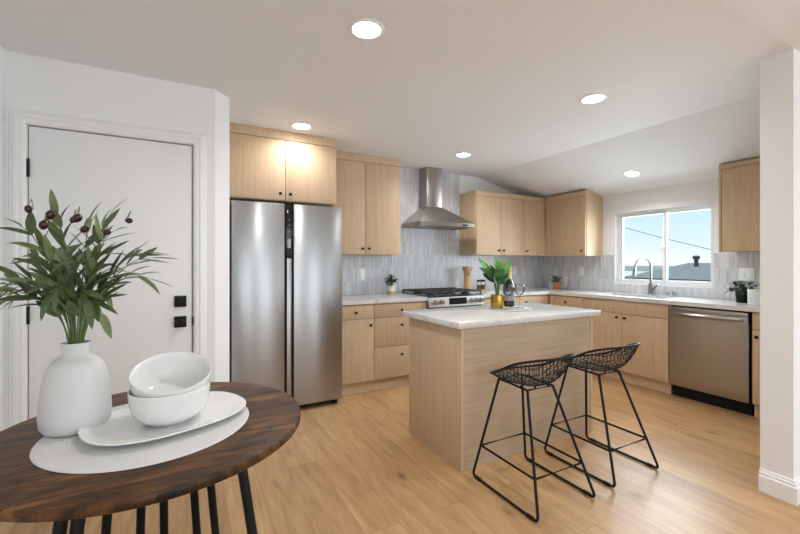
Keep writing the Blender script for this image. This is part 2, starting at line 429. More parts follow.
# ================================================================== the setting
YW, XW, XL, YD, ZC, YN = 4.17, 4.66, -0.86, 2.88, 2.42, 0.86
XC = 3.42                                  # crease where the ceiling starts to slope
zc = lambda x: ZC if x < XC else ZC - (x - XC) * 0.244
struct(MB().box(XL - .14, 5.6, -3.6, YW + .14, -.1, 0).build('floor', M['floor']))
struct(MB().prism([(XL - .14, ZC), (XC, ZC), (XW + .14, zc(XW + .14)), (XW + .14, 2.52), (XL - .14, 2.52)], YN + .0005, YW + .14).build('ceiling', M['ceil'], smooth=False))
zdn = lambda y: ZC + (YN - y) * .15
struct(MB().prism([(YN, ZC), (YN, ZC + .12), (-3.6, zdn(-3.6) + .12), (-3.6, zdn(-3.6))], XL - .14, 5.6, 'x').build('ceiling_dining', M['ceil'], smooth=False))
struct(MB().box(.26, XW + .14, YW, YW + .14, 0, 2.6).build('wall_back', M['wall']))
wr = MB().slab([1.0, 2.007, 3.046, YW + .1], [0, 1.019, 1.882, 2.35], XW, XW + .14, holes={(1, 1)}, plane='yz')
struct(wr.build('wall_right', M['wall']))
struct(MB().box(XL - .14, XL, -3.6, YD + .1, 0, 3.2).build('wall_left', M['wall']))
# wall with the entry door, a splayed end, then the return beside the refrigerator
dx0, dx1, dzt = -.765, .035, 2.035
wd = MB().slab([XL, dx0 - .015, dx1 + .015, .165], [0, dzt + .015, 2.5], YD, YD + .13, holes={(1, 0)}, plane='xz')
struct(wd.build('wall_door', M['wall']))
struct(MB().prism([(.165, YD), (.262, YD + .097), (.262, YW + .05), (.165, YW + .05)], 0, 2.5, 'z').build('wall_return', M['wall'], smooth=False))
# short wall on the right that ends the kitchen
wn = MB().prism([(2.84, 0), (5.5, 0), (5.5, ZC), (2.84, ZC)], YN, YN + .14)
struct(wn.build('wall_near', M['wall'], smooth=False))
struct(MB().box(5.46, 5.6, -3.6, YN, 0, 3.2).build('wall_dining', M['wall']))
rear = MB().slab([XL, -.62, .75, 1.5, 3.3, 3.95, 5.3, 5.5], [0, .06, 2.45, 3.2], -3.6, -3.46, holes={(1, 1), (3, 1), (5, 1)}, plane='xz')  # unseen wall, openings placed to shape the refrigerator's reflections
struct(rear.build('wall_rear', M['wall']))
# baseboards
def base_profile(t): return [(0, 0), (-t, 0), (-t, .088), (-t * .72, .094), (-t * .72, .106), (-t * .45, .112), (-t * .35, .122), (0, .125)]
bb = MB()
pr = base_profile(.02)
bb.prism([(YN + a, z) for a, z in pr], 2.84, 5.4, 'x')
bb.prism([(2.84 + a, z) for a, z in pr], YN, YN + .14, 'y')
cor = []
for a, z in pr[1:-1]: cor.append((a, z))
vs = []; fs = []
for a, z in pr: vs += [(2.84, YN + a, z), (2.84 + a, YN + a, z), (2.84 + a, YN, z)]
for i in range(len(pr) - 1):
    for k in (0, 1): fs.append((3 * i + k, 3 * i + k + 1, 3 * i + 4 + k, 3 * i + 3 + k))
bb.add(vs, fs)
struct(bb.build('baseboard_near', M['trimw'], ang=25))
struct(MB().prism([(YD + a, z) for a, z in pr], .11, .165, 'x').build('baseboard_door', M['trimw'], ang=25))
struct(MB().prism([(XL - a, z) for a, z in pr], -3.4, YD - .02, 'y').build('baseboard_left', M['trimw'], ang=25))

# entry door
dr = struct(MB().box(dx0, dx1 - .004, YD + .012, YD + .05, .012, dzt - .003, .002).build('door_1', M['door']))
fr = MB()
cas = [(0, 0), (0, -.012), (.012, -.019), (.030, -.016), (.034, -.021), (.050, -.019), (.056, -.013), (.068, -.009), (.074, 0)]
for sgn, xx in ((-1, dx0 - .006), (1, dx1 + .006)):
    fr.prism([(xx + sgn * a, YD + b) for a, b in cas], 0, dzt + .006, 'z')
vs = []; fs = []
for a, b in cas: vs += [(dx0 - .006 - a, YD + b, dzt + .006 + a), (dx1 + .006 + a, YD + b, dzt + .006 + a)]
for i in range(len(cas) - 1): fs.append((2 * i, 2 * i + 1, 2 * i + 3, 2 * i + 2))
fr.add(vs, fs)
for sgn, xx in ((-1, dx0 - .006), (1, dx1 + .006)):      # mitred corner pieces
    vs = []; fs = []
    for a, b in cas: vs += [(xx + sgn * a, YD + b, dzt + .006), (xx + sgn * a, YD + b, dzt + .006 + a)]
    for i in range(len(cas) - 1): fs.append((2 * i, 2 * i + 1, 2 * i + 3, 2 * i + 2))
    fr.add(vs, fs)
fr.box(dx0 - .016, dx0 - .004, YD, YD + .13, 0, dzt + .014); fr.box(dx1 + .004, dx1 + .016, YD, YD + .13, 0, dzt + .014)
fr.box(dx0 - .016, dx1 + .016, YD, YD + .13, dzt + .003, dzt + .015)
fr.box(dx0 - .01, dx1 + .01, YD + .052, YD + .07, .0, dzt + .01)
struct(fr.build('trim_1', M['trimw'], ang=20))
for z in (1.80, .99, .25):
    h = MB().tube([(dx0 - .005, YD + .004, z - .05), (dx0 - .005, YD + .004, z + .05)], .0095, 10)
    h.box(dx0 - .004, dx0 + .004, YD + .006, YD + .012, z - .05, z + .05)
    h.build('hinge', M['black'], dr)
h = MB().box(-.068, .0, YD - .006, YD + .012, .997, 1.067, .003)
h.tube([(-.034, YD - .006, 1.032), (-.034, YD - .02, 1.032)], .020, 20); h.box(-.038, -.030, YD - .034, YD - .02, 1.014, 1.05, .002)
h.build('deadbolt', M['black'], dr)
h = MB().box(-.068, .0, YD - .006, YD + .012, .867, .937, .003)
h.lathe([(.0001, -.062), (.016, -.060), (.024, -.052), (.025, -.042), (.018, -.032), (.011, -.024), (.011, -.004)], 24, (-.034, YD, .902), axis='y')
h.build('door_knob', M['black'], dr)
MB().box(dx1 - .002, dx1 + .0065, YD - .003, YD + .012, .875, .93).build('strike_plate', M['black'], dr)

# window: vinyl frame with a fixed pane and a sliding sash
wy0, wy1, wz0, wz1 = 2.007, 3.046, 1.019, 1.882
wf = MB().slab([wy0, wy0 + .032, wy1 - .036, wy1], [wz0, wz0 + .036, wz1 - .03, wz1], XW + .045, XW + .115, holes={(1, 1)}, plane='yz')
wf.slab([wy0 + .004, wy0 + .018, wy1 - .018, wy1 - .004], [wz0 + .004, wz0 + .018, wz1 - .018, wz1 - .004], XW + .028, XW + .05, holes={(1, 1)}, plane='yz')
win = struct(wf.build('window_1', M['vinyl']))
for nm, a, b, xo in (('sash', 2.475, wy1 - .034, .055), ('sash', wy0 + .030, 2.535, .085)):
    s_ = MB().slab([a, a + .030, b - .030, b], [wz0 + .034, wz0 + .060, wz1 - .052, wz1 - .028], XW + xo, XW + xo + .026, holes={(1, 1)}, plane='yz').build(nm, M['vinyl'], win)
    MB().box(XW + xo + .010, XW + xo + .014, a + .026, b - .026, wz0 + .056, wz1 - .048).build('pane', M['pane'], s_)
lk = MB().box(XW + .040, XW + .056, 2.496, 2.53, 1.40, 1.46, .004).box(XW + .03, XW + .042, 2.503, 2.525, 1.435, 1.458, .003)
lk.build('sash_lock', M['plastic'], win)
struct(MB().slab([wy0, wy0 + .004, wy1 - .004, wy1], [wz0, wz0 + .004, wz1 - .004, wz1], XW - .002, XW + .05, holes={(1, 1)}, plane='yz').build('trim_2', M['vinyl']))

# tiled backsplash
TB = 1.372
bs = MB().box(1.235, 2.092, YW - .010, YW - .0005, .9145, TB).box(2.0925, 3.12, YW - .010, YW - .0005, .9145, ZC - .001).box(3.1205, XW - .0005, YW - .010, YW - .0005, .9145, TB)
struct(bs.build('wall_tile_back', M['tile'], smooth=False))
bs = MB().slab([1.0005, wy0, wy1, YW - .0105], [.9145, wz0, TB], XW - .010, XW - .0005, holes={(1, 1)}, plane='yz')
struct(bs.build('wall_tile_right', M['tile'], smooth=False))

# ================================================================== cabinets
def knob(par, x, z, y=0):
    MB().lathe([(.0001, -.030), (.0105, -.029), (.0135, -.024), (.0125, -.018), (.0065, -.013), (.0055, -.001), (.009, 0)], 16, (x, y, z), axis='y').build('knob', M['black'], par)

def fronts(root, lst):
    for kind, x0, x1, z0, z1, *k in lst:
        f = MB().box(x0 + .0023, x1 - .0023, 0, .0195, z0 + .0023, z1 - .0023, .0012).build(kind, M['oak'], root)
        if k: knob(f, k[0], k[1])

CABG = {}
def base_cab(label, loc, rz, W, D, lst, kick=.045, hollow=False):
    r = thing('base_cabinet', label, 'cabinet', loc, rz)
    if hollow: MB().slab([.0008, .02, W - .02, W - .0008], [.021, .0225, D - .02, D], .112, .8745, holes={(1, 1)}).box(.02, W - .02, .0225, D - .02, .112, .13).build('body', M['oak'], r)
    else: MB().box(.0008, W - .0008, .021, D, .112, .8745).build('body', M['oak'], r)
    MB().box(.0008, W - .0008, kick, kick + .018, 0.0005, .1115).build('toe_kick', M['oak'], r)
    fronts(r, lst); return r

def wall_cab(label, loc, rz, W, D, z0, z1, zr, lst, slope=None, fill=None, ends=(0, 0)):
    """zr = top of the doors; above it a flush rail; ends = flush end panels left and right"""
    r = thing('wall_cabinet', label, 'cabinet', loc, rz)
    MB().box(.0006, W - .0006, .021, D, z0, z1, 0, slope=slope).build('body', M['oak'], r)
    MB().box(.0006, W - .0006, 0, .0205, zr + .002, z1, .001).build('top_rail', M['oak'], r)
    if ends[0]: MB().box(.0006, ends[0], 0, .0205, z0, zr, .001).build('end_panel', M['oak'], r)
    if ends[1]: MB().box(W - ends[1], W - .0006, 0, .0205, z0, zr, .001).build('end_panel', M['oak'], r)
    if fill: MB().box(fill[0], fill[1], 0, .0205, z0, zr, .001).build('filler', M['oak'], r)
    fronts(r, lst); return r

YF, XF = 3.56, 4.09
zt, zd, zb = .868, .730, .117
x0 = 1.24
base_cab('oak base cabinet beside the refrigerator, one drawer over one door', (x0, YF, 0), 0, .388, YW - YF - .002,
         [('drawer', 0, .388, zd, zt, .194, .795), ('door', 0, .388, zb, zd, .348, .665)])
x0 = 1.630
base_cab('oak base cabinet of three drawers left of the range', (x0, YF, 0), 0, .61, YW - YF - .002,
         [('drawer', 0, .61, zd, zt, .305, .795), ('drawer', 0, .61, .432, zd, .305, .645), ('drawer', 0, .61, zb, .432, .305, .345)])
x0 = 2.996
base_cab('narrow oak base cabinet directly right of the range', (x0, YF, 0), 0, .31, YW - YF - .002,
         [('drawer', 0, .31, zd, zt, .155, .795), ('door', 0, .31, zb, zd, .05, .665)])
x0 = 3.308
base_cab('wide oak base cabinet running into the corner under the rear counter', (x0, YF, 0), 0, .7815, YW - YF - .002,
         [('drawer', 0, .755, zd, zt, .365, .795), ('door', 0, .755, zb, zd, .05, .665), ('filler', .755, .7815, zb, zt)])
R90 = -PI / 2
base_cab('oak base cabinet with a drawer between the corner and the sink cabinet', (XF, 3.556, 0), R90, .478, XW - XF - .002,
         [('filler', 0, .045, zb, zt), ('drawer', .045, .478, zd, zt, .255, .795), ('door', .045, .478, zb, zd, .09, .665)])
base_cab('oak sink cabinet with two doors below the window', (XF, 3.076, 0), R90, .943, XW - XF - .002,
         [('false_front', 0, .943, zd, zt), ('door', 0, .474, zb, zd, .43, .690), ('door', .474, .943, zb, zd, .516, .690)], hollow=True)
base_cab('oak base cabinet right of the dishwasher, partly behind the white wall', (XF, 1.492, 0), R90, .488, XW - XF - .002,
         [('drawer', 0, .488, zd, zt, .244, .795), ('door', 0, .488, zb, zd, .035, .672)])

wall_cab('oak wall cabinet above the refrigerator', (.290, 3.50, 0), 0, .93, YW - 3.50 - .002, 1.815, 2.4185, 2.342,
         [('door', .0, .467, 1.817, 2.342, .42, 1.872), ('door', .467, .93, 1.817, 2.342, .506, 1.872)])
wall_cab('tall oak wall cabinet between refrigerator and range hood', (1.222, 3.85, 0), 0, .868, YW - 3.85 - .002, 1.362, 2.4185, 2.336,
         [('door', .0, .437, 1.364, 2.336, .403, 1.425), ('door', .437, .862, 1.364, 2.336, .476, 1.425)])
wall_cab('oak wall cabinet with three doors right of the range hood', (3.12, 3.835, 0), 0, 1.207, YW - 3.835 - .012, 1.370, 2.166, 2.104,
         [('door', .012, .41, 1.372, 2.104, .372, 1.432), ('door', .41, .82, 1.372, 2.104, .448, 1.432), ('door', .82, 1.145, 1.372, 2.104, .858, 1.432)],
         fill=(1.148, 1.206))
wall_cab('oak wall cabinet in the corner left of the window', (4.33, 3.833, 0), R90, .625, XW - 4.33 - .002, 1.362, 2.172, 2.108,
         [('door', .088, .621, 1.364, 2.108, .575, 1.425)], slope=2.109, fill=(0.002, .085))
wall_cab('oak wall cabinet right of the window, cut off by the white wall', (4.33, 1.825, 0), R90, .823, XW - 4.33 - .002, 1.376, 2.180, 2.135,
         [('door', .023, .823, 1.378, 2.135)], slope=2.109, ends=(.021, 0))

# worktops
ct = MB().slab([1.238, 2.241], [YF - .025, YW - .011], .876, .914)
tag(ct.build('countertop', M['quartz']), 'white quartz countertop left of the range, short straight piece', 'countertop')
ct = MB().slab([2.994, XF - .025, 4.20, 4.53, XW - .011], [1.004, 2.26, 2.98, YF - .025, YW - .011], .876, .914,
               holes={(0, 0), (0, 1), (0, 2), (2, 1)})
tag(ct.build('countertop', M['quartz']), 'white quartz countertop turning the corner under the window, with sink cutout', 'countertop')

# island
isl = thing('kitchen_island', 'light oak kitchen island with white quartz top in the middle of the floor', 'island', (1.474, 1.95, 0))
IX, IY = 1.236, .64
MB().box(.0, .0015, 0, 0, 0, 0)
MB().box(.02, IX - .02, .02, IY - .02, 0, .8755).build('body', M['oak'], isl)
MB().box(0, .0195, 0, IY, 0, .8755, .001).build('end_panel', M['oak'], isl)
MB().box(IX - .0195, IX, 0, IY, 0, .8755, .001).build('end_panel', M['oak'], isl)
MB().box(.02, IX - .02, .004, .0195, 0, .8755, .001).build('front_panel', M['oakh'], isl)
MB().box(.02, IX - .02, IY - .0195, IY - .002, 0.1, .8755, .001).build('rear_panel', M['oak'], isl)
MB().box(-.03, IX + .075, -.018, IY + .05, .876, .914, .003).build('worktop', M['quartz'], isl)

# ================================================================== appliances
fg = thing('refrigerator', 'stainless steel two-door refrigerator under an oak wall cabinet', 'refrigerator', (.313, 3.39, 0))
FW, FH = .925, 1.775
MB().box(.004, FW - .004, .075, .76, .035, FH - .006, .004).build('body', M['steeld'], fg)
MB().box(0.0, .414, 0, .07, .062, FH, .006).build('door', M['steel'], fg)
MB().box(.488, FW, 0, .07, .055, FH, .006).build('door', M['steel'], fg)
MB().box(.424, .484, .03, .074, .06, FH - .01).build('handle_channel', M['black'], fg)
MB().box(.434, .474, .012, .0295, .06, 1.315, .003).build('center_strip', M['steel'], fg)
dp = MB().box(.430, .478, .016, .0295, 1.33, FH - .012, .003).build('control_panel', M['glossblack'], fg)
MB().box(.441, .467, .0145, .0158, 1.40, 1.48).build('display', M['screen'], dp)
for z in (1.54, 1.59, 1.64): MB().box(.45, .458, .0145, .0158, z, z + .008).build('indicator', M['screen'], dp)
MB().box(.02, FW - .02, .08, .10, .012, .05).build('kick_grille', M['black'], fg)
for x in (.05, FW - .05):
    MB().tube([(x - .014, .06, .0225), (x + .014, .06, .0225)], .0222, 16).build('caster', M['rubber'], fg)

dw = thing('dishwasher', 'stainless steel dishwasher under the counter right of the sink', 'dishwasher', (4.082, 2.127, 0), R90)
DW = .630
MB().box(.006, DW - .006, .045, .56, .10, .872).build('body', M['black'], dw)
# door: slightly bowed panel
poly = []
for i in range(13):
    t = i / 12; poly.append((t, -.006 * math.sin(PI * t)))
vs = []; fs = []; zs = [(.112, .010), (.125, .003), (.20, 0), (.45, 0), (.70, 0), (.765, 0)]
db = MB()
for z, off in zs:
    for i in range(13):
        t = i / 12; vs.append((.005 + t * (DW - .010 - .012), off + .008 - .008 * math.sin(PI * t) ** .6, z))
for j in range(len(zs) - 1):
    for i in range(12): fs.append((j * 13 + i, j * 13 + i + 1, (j + 1) * 13 + i + 1, (j + 1) * 13 + i))
db.add(vs, fs)
db.box(.005, DW - .017, .010, .042, .112, .858, .003)
db.box(.005, DW - .017, .0, .02, .822, .858, .004)
db.box(.005, .018, .0, .02, .765, .825); db.box(DW - .03, DW - .017, .0, .02, .765, .825)
dd = db.build('door', M['steelh'], dw)
hb = MB(); n = 16
hp = [(.03 + (DW - .077) * i / n, .002 - .030 * math.sin(PI * i / n) ** .7, .797) for i in range(n + 1)]
hb.tube(hp, [.011 + .003 * math.sin(PI * i / n) for i in range(n + 1)], 12)
hb.build('handle', M['steelh'], dd)
MB().box(.01, DW - .014, .06, .075, .004, .10).build('toe_kick', M['black'], dw)

M['rangesteel'] = plain('satin_steel', (0.62, 0.61, 0.59), 0.42, 0.9)
rg = thing('range', 'stainless steel gas range with black grates under the hood', 'range', (2.246, 3.525, 0))
RW = .745
MB().box(.002, RW - .002, .04, .63, .03, .905).build('body', M['black'], rg)
MB().box(.0, RW, .012, .625, .9055, .921, .003).build('cooktop', M['glossblack'], rg)
cp = MB().prism([(.038, .80), (.0, .803), (.010, .905), (.038, .905)], .002, RW - .002, 'x').build('control_panel', M['rangesteel'], rg)
MB().prism([(.0035, .822), (.0105, .891), (.006, .891), (-.001, .822)], .265, .50, 'x').build('display', M['glossblack'], cp)
for x in (.085, .165, .565, .635, .700):
    MB().lathe([(.0001, -.040), (.016, -.039), (.021, -.034), (.022, -.012), (.026, -.006), (.027, .004)], 20, (x, .004, .855), axis='y').build('knob', M['chrome'], cp)
od = MB().box(.004, RW - .004, .0, .038, .235, .785, .004).build('oven_door', M['steelh'], rg)
MB().box(.12, RW - .12, -.002, .0015, .33, .64).build('oven_window', M['glossblack'], od)
MB().tube(rounded([(.05, .002, .73), (.05, -.045, .73), (RW - .05, -.045, .73), (RW - .05, .002, .73)], .02), .011, 10).build('handle', M['chrome'], od)
MB().box(.004, RW - .004, .004, .038, .07, .225, .004).build('drawer', M['steelh'], rg)
for x in (.04, RW - .04):
    MB().tube([(x, .1, 0), (x, .1, .034)], .014, 10).build('foot', M['rubber'], rg)
for cx_, cy_, rr in ((.14, .17, .045), (.14, .46, .038), (.372, .315, .055), (.605, .17, .045), (.605, .46, .035)):
    MB().lathe([(rr * 1.3, .921), (rr * 1.3, .926), (rr, .929), (rr, .938), (rr * .8, .941), (.0001, .941)], 24, (cx_, cy_, 0)).build('burner', M['iron'], rg)
for a, b in ((.012, .248), (.254, .490), (.496, .733)):
    g = MB(); z = .956
    for q in (a + .008, b - .008): g.tube([(q, .03, z), (q, .60, z)], .0075, 6)
    for q in (.03, .315, .60): g.tube([(a, q, z), (b, q, z)], .0075, 6)
    m_ = (a + b) / 2
    g.tube([(m_, .03, z), (m_, .60, z)], .0065, 6)
    for q in (.17, .46): g.tube([(a, q, z), (b, q, z)], .0065, 6)
    for q in (a + .012, b - .012):
        for r_ in (.035, .595): g.tube([(q, r_, .921), (q, r_, z)], .007, 6)
    g.build('grate', M['iron'], rg)

hd = thing('range_hood', 'stainless steel chimney range hood on the tiled wall', 'hood', (2.640, YW - .0105, 0))
hx, hy, hz0, hz1 = .375, .435, 1.695, 1.738
cb = MB()
vs = [(-hx, -hy, hz1), (hx, -hy, hz1), (hx, 0, hz1), (-hx, 0, hz1), (-.130, -.175, 1.945), (.090, -.175, 1.945), (.090, 0, 1.945), (-.130, 0, 1.945)]
vs += [(-hx, -hy, hz0), (hx, -hy, hz0), (hx, 0, hz0), (-hx, 0, hz0)]
fs = [(0, 1, 5, 4), (1, 2, 6, 5), (2, 3, 7, 6), (3, 0, 4, 7), (4, 5, 6, 7), (0, 1, 9, 8), (1, 2, 10, 9), (2, 3, 11, 10), (3, 0, 8, 11)]
vs += [(-hx + .02, -hy + .02, hz0), (hx - .02, -hy + .02, hz0), (hx - .02, -.02, hz0), (-hx + .02, -.02, hz0)]
vs += [(-hx + .02, -hy + .02, hz0 + .02), (hx - .02, -hy + .02, hz0 + .02), (hx - .02, -.02, hz0 + .02), (-hx + .02, -.02, hz0 + .02)]
for i in range(4):
    j = (i + 1) % 4; fs += [(8 + i, 8 + j, 12 + j, 12 + i), (12 + i, 12 + j, 16 + j, 16 + i)]
fs.append((16, 17, 18, 19))
cb.add(vs, fs)
cn = cb.build('canopy', M['steelh'], hd, smooth=False)
MB().box(-.127, .087, -.172, 0, 1.9455, ZC - .0005, .001).build('chimney', M['steelh'], hd)
MB().box(.20, .275, -hy - .0015, -hy + .002, 1.706, 1.724).build('control_panel', M['glossblack'], cn)
for x in (-.17, .17):
    MB().box(x - .15, x + .15, -hy + .06, -.06, hz0 + .006, hz0 + .018).build('filter', M['steeld'], cn)

# sink and faucet
sk = thing('sink', 'undermount stainless steel sink below the window', 'sink', (4.365, 2.62, .876))
sb = MB()
A, B, dpt = .172, .367, .20
for off in (0.0, -.004):
    pass
vs = []; fs = []
for x, y, z in ((A, B, -.001), (A - .012, B - .012, -dpt + .02), (A - .03, B - .03, -dpt)):
    vs += [(-x, -y, z), (x, -y, z), (x, y, z), (-x, y, z)]
for k in (0, 1):
    for i in range(4): j = (i + 1) % 4; fs.append((4 * k + i, 4 * k + j, 4 * k + 4 + j, 4 * k + 4 + i))
fs.append((8, 9, 10, 11))
sb.add(vs, fs); sb.slab([-A - .02, -A, A, A + .02], [-B - .02, -B, B, B + .02], -.003, -.001, holes={(1, 1)})
sk_b = sb.build('basin', M['steelsink'], sk)
MB().lathe([(.0001, -dpt + .004), (.03, -dpt + .004), (.042, -dpt + .002), (.043, -dpt)], 24).build('drain', M['chrome'], sk)

M['faucet'] = plain('satin_nickel', (0.30, 0.30, 0.30), 0.34, 1.0)
fc = thing('faucet', 'brushed nickel gooseneck kitchen faucet behind the sink', 'faucet', (4.583, 2.575, .914), rz=math.radians(163))
MB().lathe([(.031, 0), (.031, .006), (.026, .012), (.024, .02), (.022, .12), (.017, .135), (.0001, .136)], 24).build('base', M['faucet'], fc)
pts = [(0, 0, .12), (0, 0, .32)] + arc((.098, 0, .32), .098, PI, 0.25, 14, (1, 0, 0), (0, 0, 1))[1:]
pts += [Vector(pts[-1]) + Vector((.012, 0, -.04))]
MB().tube(pts, .0115, 14).build('spout', M['faucet'], fc)
p = Vector(pts[-1]); MB().tube([p, p + Vector((.004, 0, -.015)), p + Vector((.012, 0, -.075)), p + Vector((.013, 0, -.085))], [.012, .0155, .0175, .014], 14).build('spray_head', M['faucet'], fc)
MB().tube([(0, .0, .075), (0, .045, .075)], .018, 14).tube([(0, .040, .078), (.004, .075, .100), (.008, .105, .125)], [.011, .008, .0065], 10).build('handle', M['faucet'], fc)
sd = thing('air_gap_cap', 'small nickel air gap cap on the counter right of the faucet', 'faucet cap', (4.585, 2.335, .914))
MB().lathe([(.022, 0), (.022, .004), (.017, .008), (.017, .052), (.013, .058), (.0001, .06)], 18).build('cap', M['chrome'], sd)
sd2 = thing('sink_button', 'short round nickel sink button beside the air gap cap', 'button', (4.588, 2.40, .914))
MB().lathe([(.020, 0), (.020, .004), (.014, .008), (.014, .040), (.0001, .042)], 18).build('cap', M['chrome'], sd2)

# ================================================================== ceiling lights
def can_lamp(r, power, z=-.012):
    l = bpy.data.lights.new('lamp', 'AREA'); l.shape = 'DISK'; l.size = .13; l.energy = power; l.color = CANCOL; l.spread = math.radians(150)
    o = bpy.data.objects.new('lamp', l); C.objects.link(o); o.parent = r; o.location = (0, 0, z)
def can(x, y, label, tilt=0.0, k=1.0):
    r = thing('ceiling_light', label, 'ceiling light', (x, y, zc(x) - .0005), group='recessed ceiling lights', rot=(0, tilt, 0))
    MB().lathe([(.068, -.001), (.070, -.006), (.085, -.004), (.088, 0)], 40).build('trim_ring', M['trimw'], r)
    MB().lathe([(.0001, -.004), (.0675, -.004)], 40).build('diffuser', M['lamp'], r)
    can_lamp(r, CAN * k)
can(.775, 1.781, 'recessed ceiling light nearest the camera, above the floor left of the island')
can(2.49, 1.789, 'recessed ceiling light above the island stools')
can(.845, 3.30, 'recessed ceiling light in front of the cabinet above the refrigerator', k=.5)
can(2.578, 3.368, 'recessed ceiling light in front of the range hood')
can(4.19, 2.55, 'recessed ceiling light on the sloped ceiling near the window', math.atan(.244))
for x in (.8, 2.6, 4.4):  # unseen lamps added behind the camera to lift the brightness
    for y in (-.5, -2.2):
        r = thing('ceiling_light', 'unseen recessed light added in the dining room to brighten the kitchen', 'ceiling light', (x, y, zdn(y) - .001), group='added dining room lights', rot=(-math.atan(.15), 0, 0))
        MB().lathe([(.068, -.001), (.070, -.006), (.085, -.004), (.088, 0)], 32).build('trim_ring', M['trimw'], r)
        MB().lathe([(.0001, -.004), (.0675, -.004)], 32).build('diffuser', M['lamp'], r)
        can_lamp(r, DCAN)

# ================================================================== outlets
def plate(label, loc, rz, W=.072, gang=1, kind='outlet'):
    r = thing('wall_outlet' if kind == 'outlet' else 'light_switch', label, kind, loc, rz)
    MB().box(-W / 2, W / 2, -.006, 0, -.060, .060, .003).build('cover_plate', M['plastic'], r)
    for g in range(gang):
        cx_ = (g - (gang - 1) / 2) * .046
        MB().box(cx_ - .0165, cx_ + .0165, -.009, -.0055, -.033, .033, .0015).build('rocker' if kind != 'outlet' else 'receptacle', M['plastic'], r)
plate('white outlet on the tile left of the range', (1.747, YW - .0103, 1.145), 0)
plate('white outlet on the tile behind the gold potted plant', (4.075, YW - .0103, 1.165), 0)
plate('white outlet on the tile below the corner cabinet, left of the window', (XW - .0103, 3.505, 1.165), R90)
plate('white double light switch on the tile right of the window', (XW - .0103, 1.735, 1.168), R90, .118, 2, 'switch')

# ================================================================== bar stools
def make_stool(label, loc):
    r = thing('bar_stool', label, 'bar stool', loc, group='black wire stools at the island')
    fx, fy0, fy1 = .216, -.262, .241
    tops = {(-1, -1): (-.098, -.078), (1, -1): (.098, -.078), (-1, 1): (-.078, .165), (1, 1): (.108, .165)}
    ZT = .585
    for sx_ in (-1, 1):
        pts = rounded([(tops[(sx_, -1)][0], tops[(sx_, -1)][1], ZT), (sx_ * fx, fy0, .0095), (sx_ * fx, fy1, .0095), (tops[(sx_, 1)][0], tops[(sx_, 1)][1], ZT)], .03)
        lg = MB().tube(pts, .0076, 8).build('sled_leg', M['black'], r)
        for yy in (fy0 + .055, fy1 - .05):
            MB().tube([(sx_ * fx, yy - .018, .0105), (sx_ * fx, yy + .018, .0105)], .0102, 8).build('foot_glide', M['rubber'], lg)
    t_ = .305
    fp = []
    for k in ((-1, -1), (1, -1), (1, 1), (-1, 1)):
        b0 = Vector((k[0] * fx, fy0 if k[1] < 0 else fy1, .0095)); b1 = Vector((*tops[k], ZT)); fp.append(b0.lerp(b1, t_))
    MB().tube(fp, .0072, 8, closed=True).build('footrest', M['black'], r)
    sp = MB()
    tp = [Vector((*tops[k], ZT)) for k in ((-1, -1), (1, -1), (1, 1), (-1, 1))]
    sp.tube(tp, .0068, 8, closed=True)
    for k in range(4):
        sp.tube([tp[k].lerp(tp[(k + 1) % 4], .3), tp[k].lerp(tp[(k + 1) % 4], .3) + Vector((0, 0, .014))], .006, 6)
        sp.tube([tp[k].lerp(tp[(k + 1) % 4], .8), tp[k].lerp(tp[(k + 1) % 4], .8) + Vector((0, 0, .014))], .006, 6)
    sp.build('seat_support', M['black'], r)
    # wire bucket: a scoop, low in front, raised at the back
    HX, HY, Y0 = .210, .205, -.012
    def S(a, b):
        rr = min(1.0, math.hypot(a, b)); th = math.atan2(b, a)
        ex = 2.6; cs, sn = abs(math.cos(th)), abs(math.sin(th)); k = (cs ** ex + sn ** ex) ** (-1 / ex)
        sn_ = math.sin(th); f = sn_ * (1.5 - .5 * sn_ * sn_)
        rim = .702 - .076 * f
        return Vector((a * k * HX, Y0 + b * k * HY, .594 + (rim - .594) * rr ** 3.2))
    rimp = [S(math.cos(2 * PI * i / 64), math.sin(2 * PI * i / 64)) for i in range(64)]
    st = MB().tube(rimp, .0066, 8, closed=True)
    N = 10
    for i in range(-N, N + 1):
        c = (i + .5) / (N + .5) if i < N else None
        if c is None: continue
        h_ = math.sqrt(max(0, 1 - c * c))
        for sg in (1, -1):
            P_ = []
            for j in range(19):
                q = -h_ + 2 * h_ * j / 18
                a, b = (c + sg * q) / math.sqrt(2) , (sg * -c + q) / math.sqrt(2)
                P_.append(S(a, b))
            st.tube(P_, .0022, 5)
    st.build('seat', M['black'], r)
    return r
s1 = make_stool('black wire bar stool on the left, in front of the island', (1.725, 1.640, 0))
s2 = copy_tree(s1); s2.location = (2.340, 1.648, 0); s2['label'] = 'black wire bar stool on the right, at the free corner of the island'

# ================================================================== dining table with its setting
TX, TY, TZ = -.087, 1.527, .75
tb = thing('dining_table', 'round rustic dark wood table with black rod base in the foreground', 'table', (TX, TY, 0))
MB().lathe([(.0001, TZ - .028), (.448, TZ - .028), (.457, TZ - .026), (.4595, TZ - .022), (.4595, TZ - .006), (.457, TZ - .001), (.452, TZ), (.0001, TZ)], 96).build('tabletop', M['rustic'], tb, ang=50)
RT, RB = .272, .388
for deg in (-32, 58, 70, 89, 102, 121, -123, -133):
    d = Vector((math.cos(math.radians(deg)), math.sin(math.radians(deg)), 0))
    MB().tube([d * RT + Vector((0, 0, TZ - .0285)), d * RB + Vector((0, 0, .012))], .0155, 14).build('leg', M['black'], tb)
MB().tube([(RB * math.cos(2 * PI * i / 48), RB * math.sin(2 * PI * i / 48), .0125) for i in range(48)], .012, 8, closed=True).build('floor_ring', M['black'], tb)
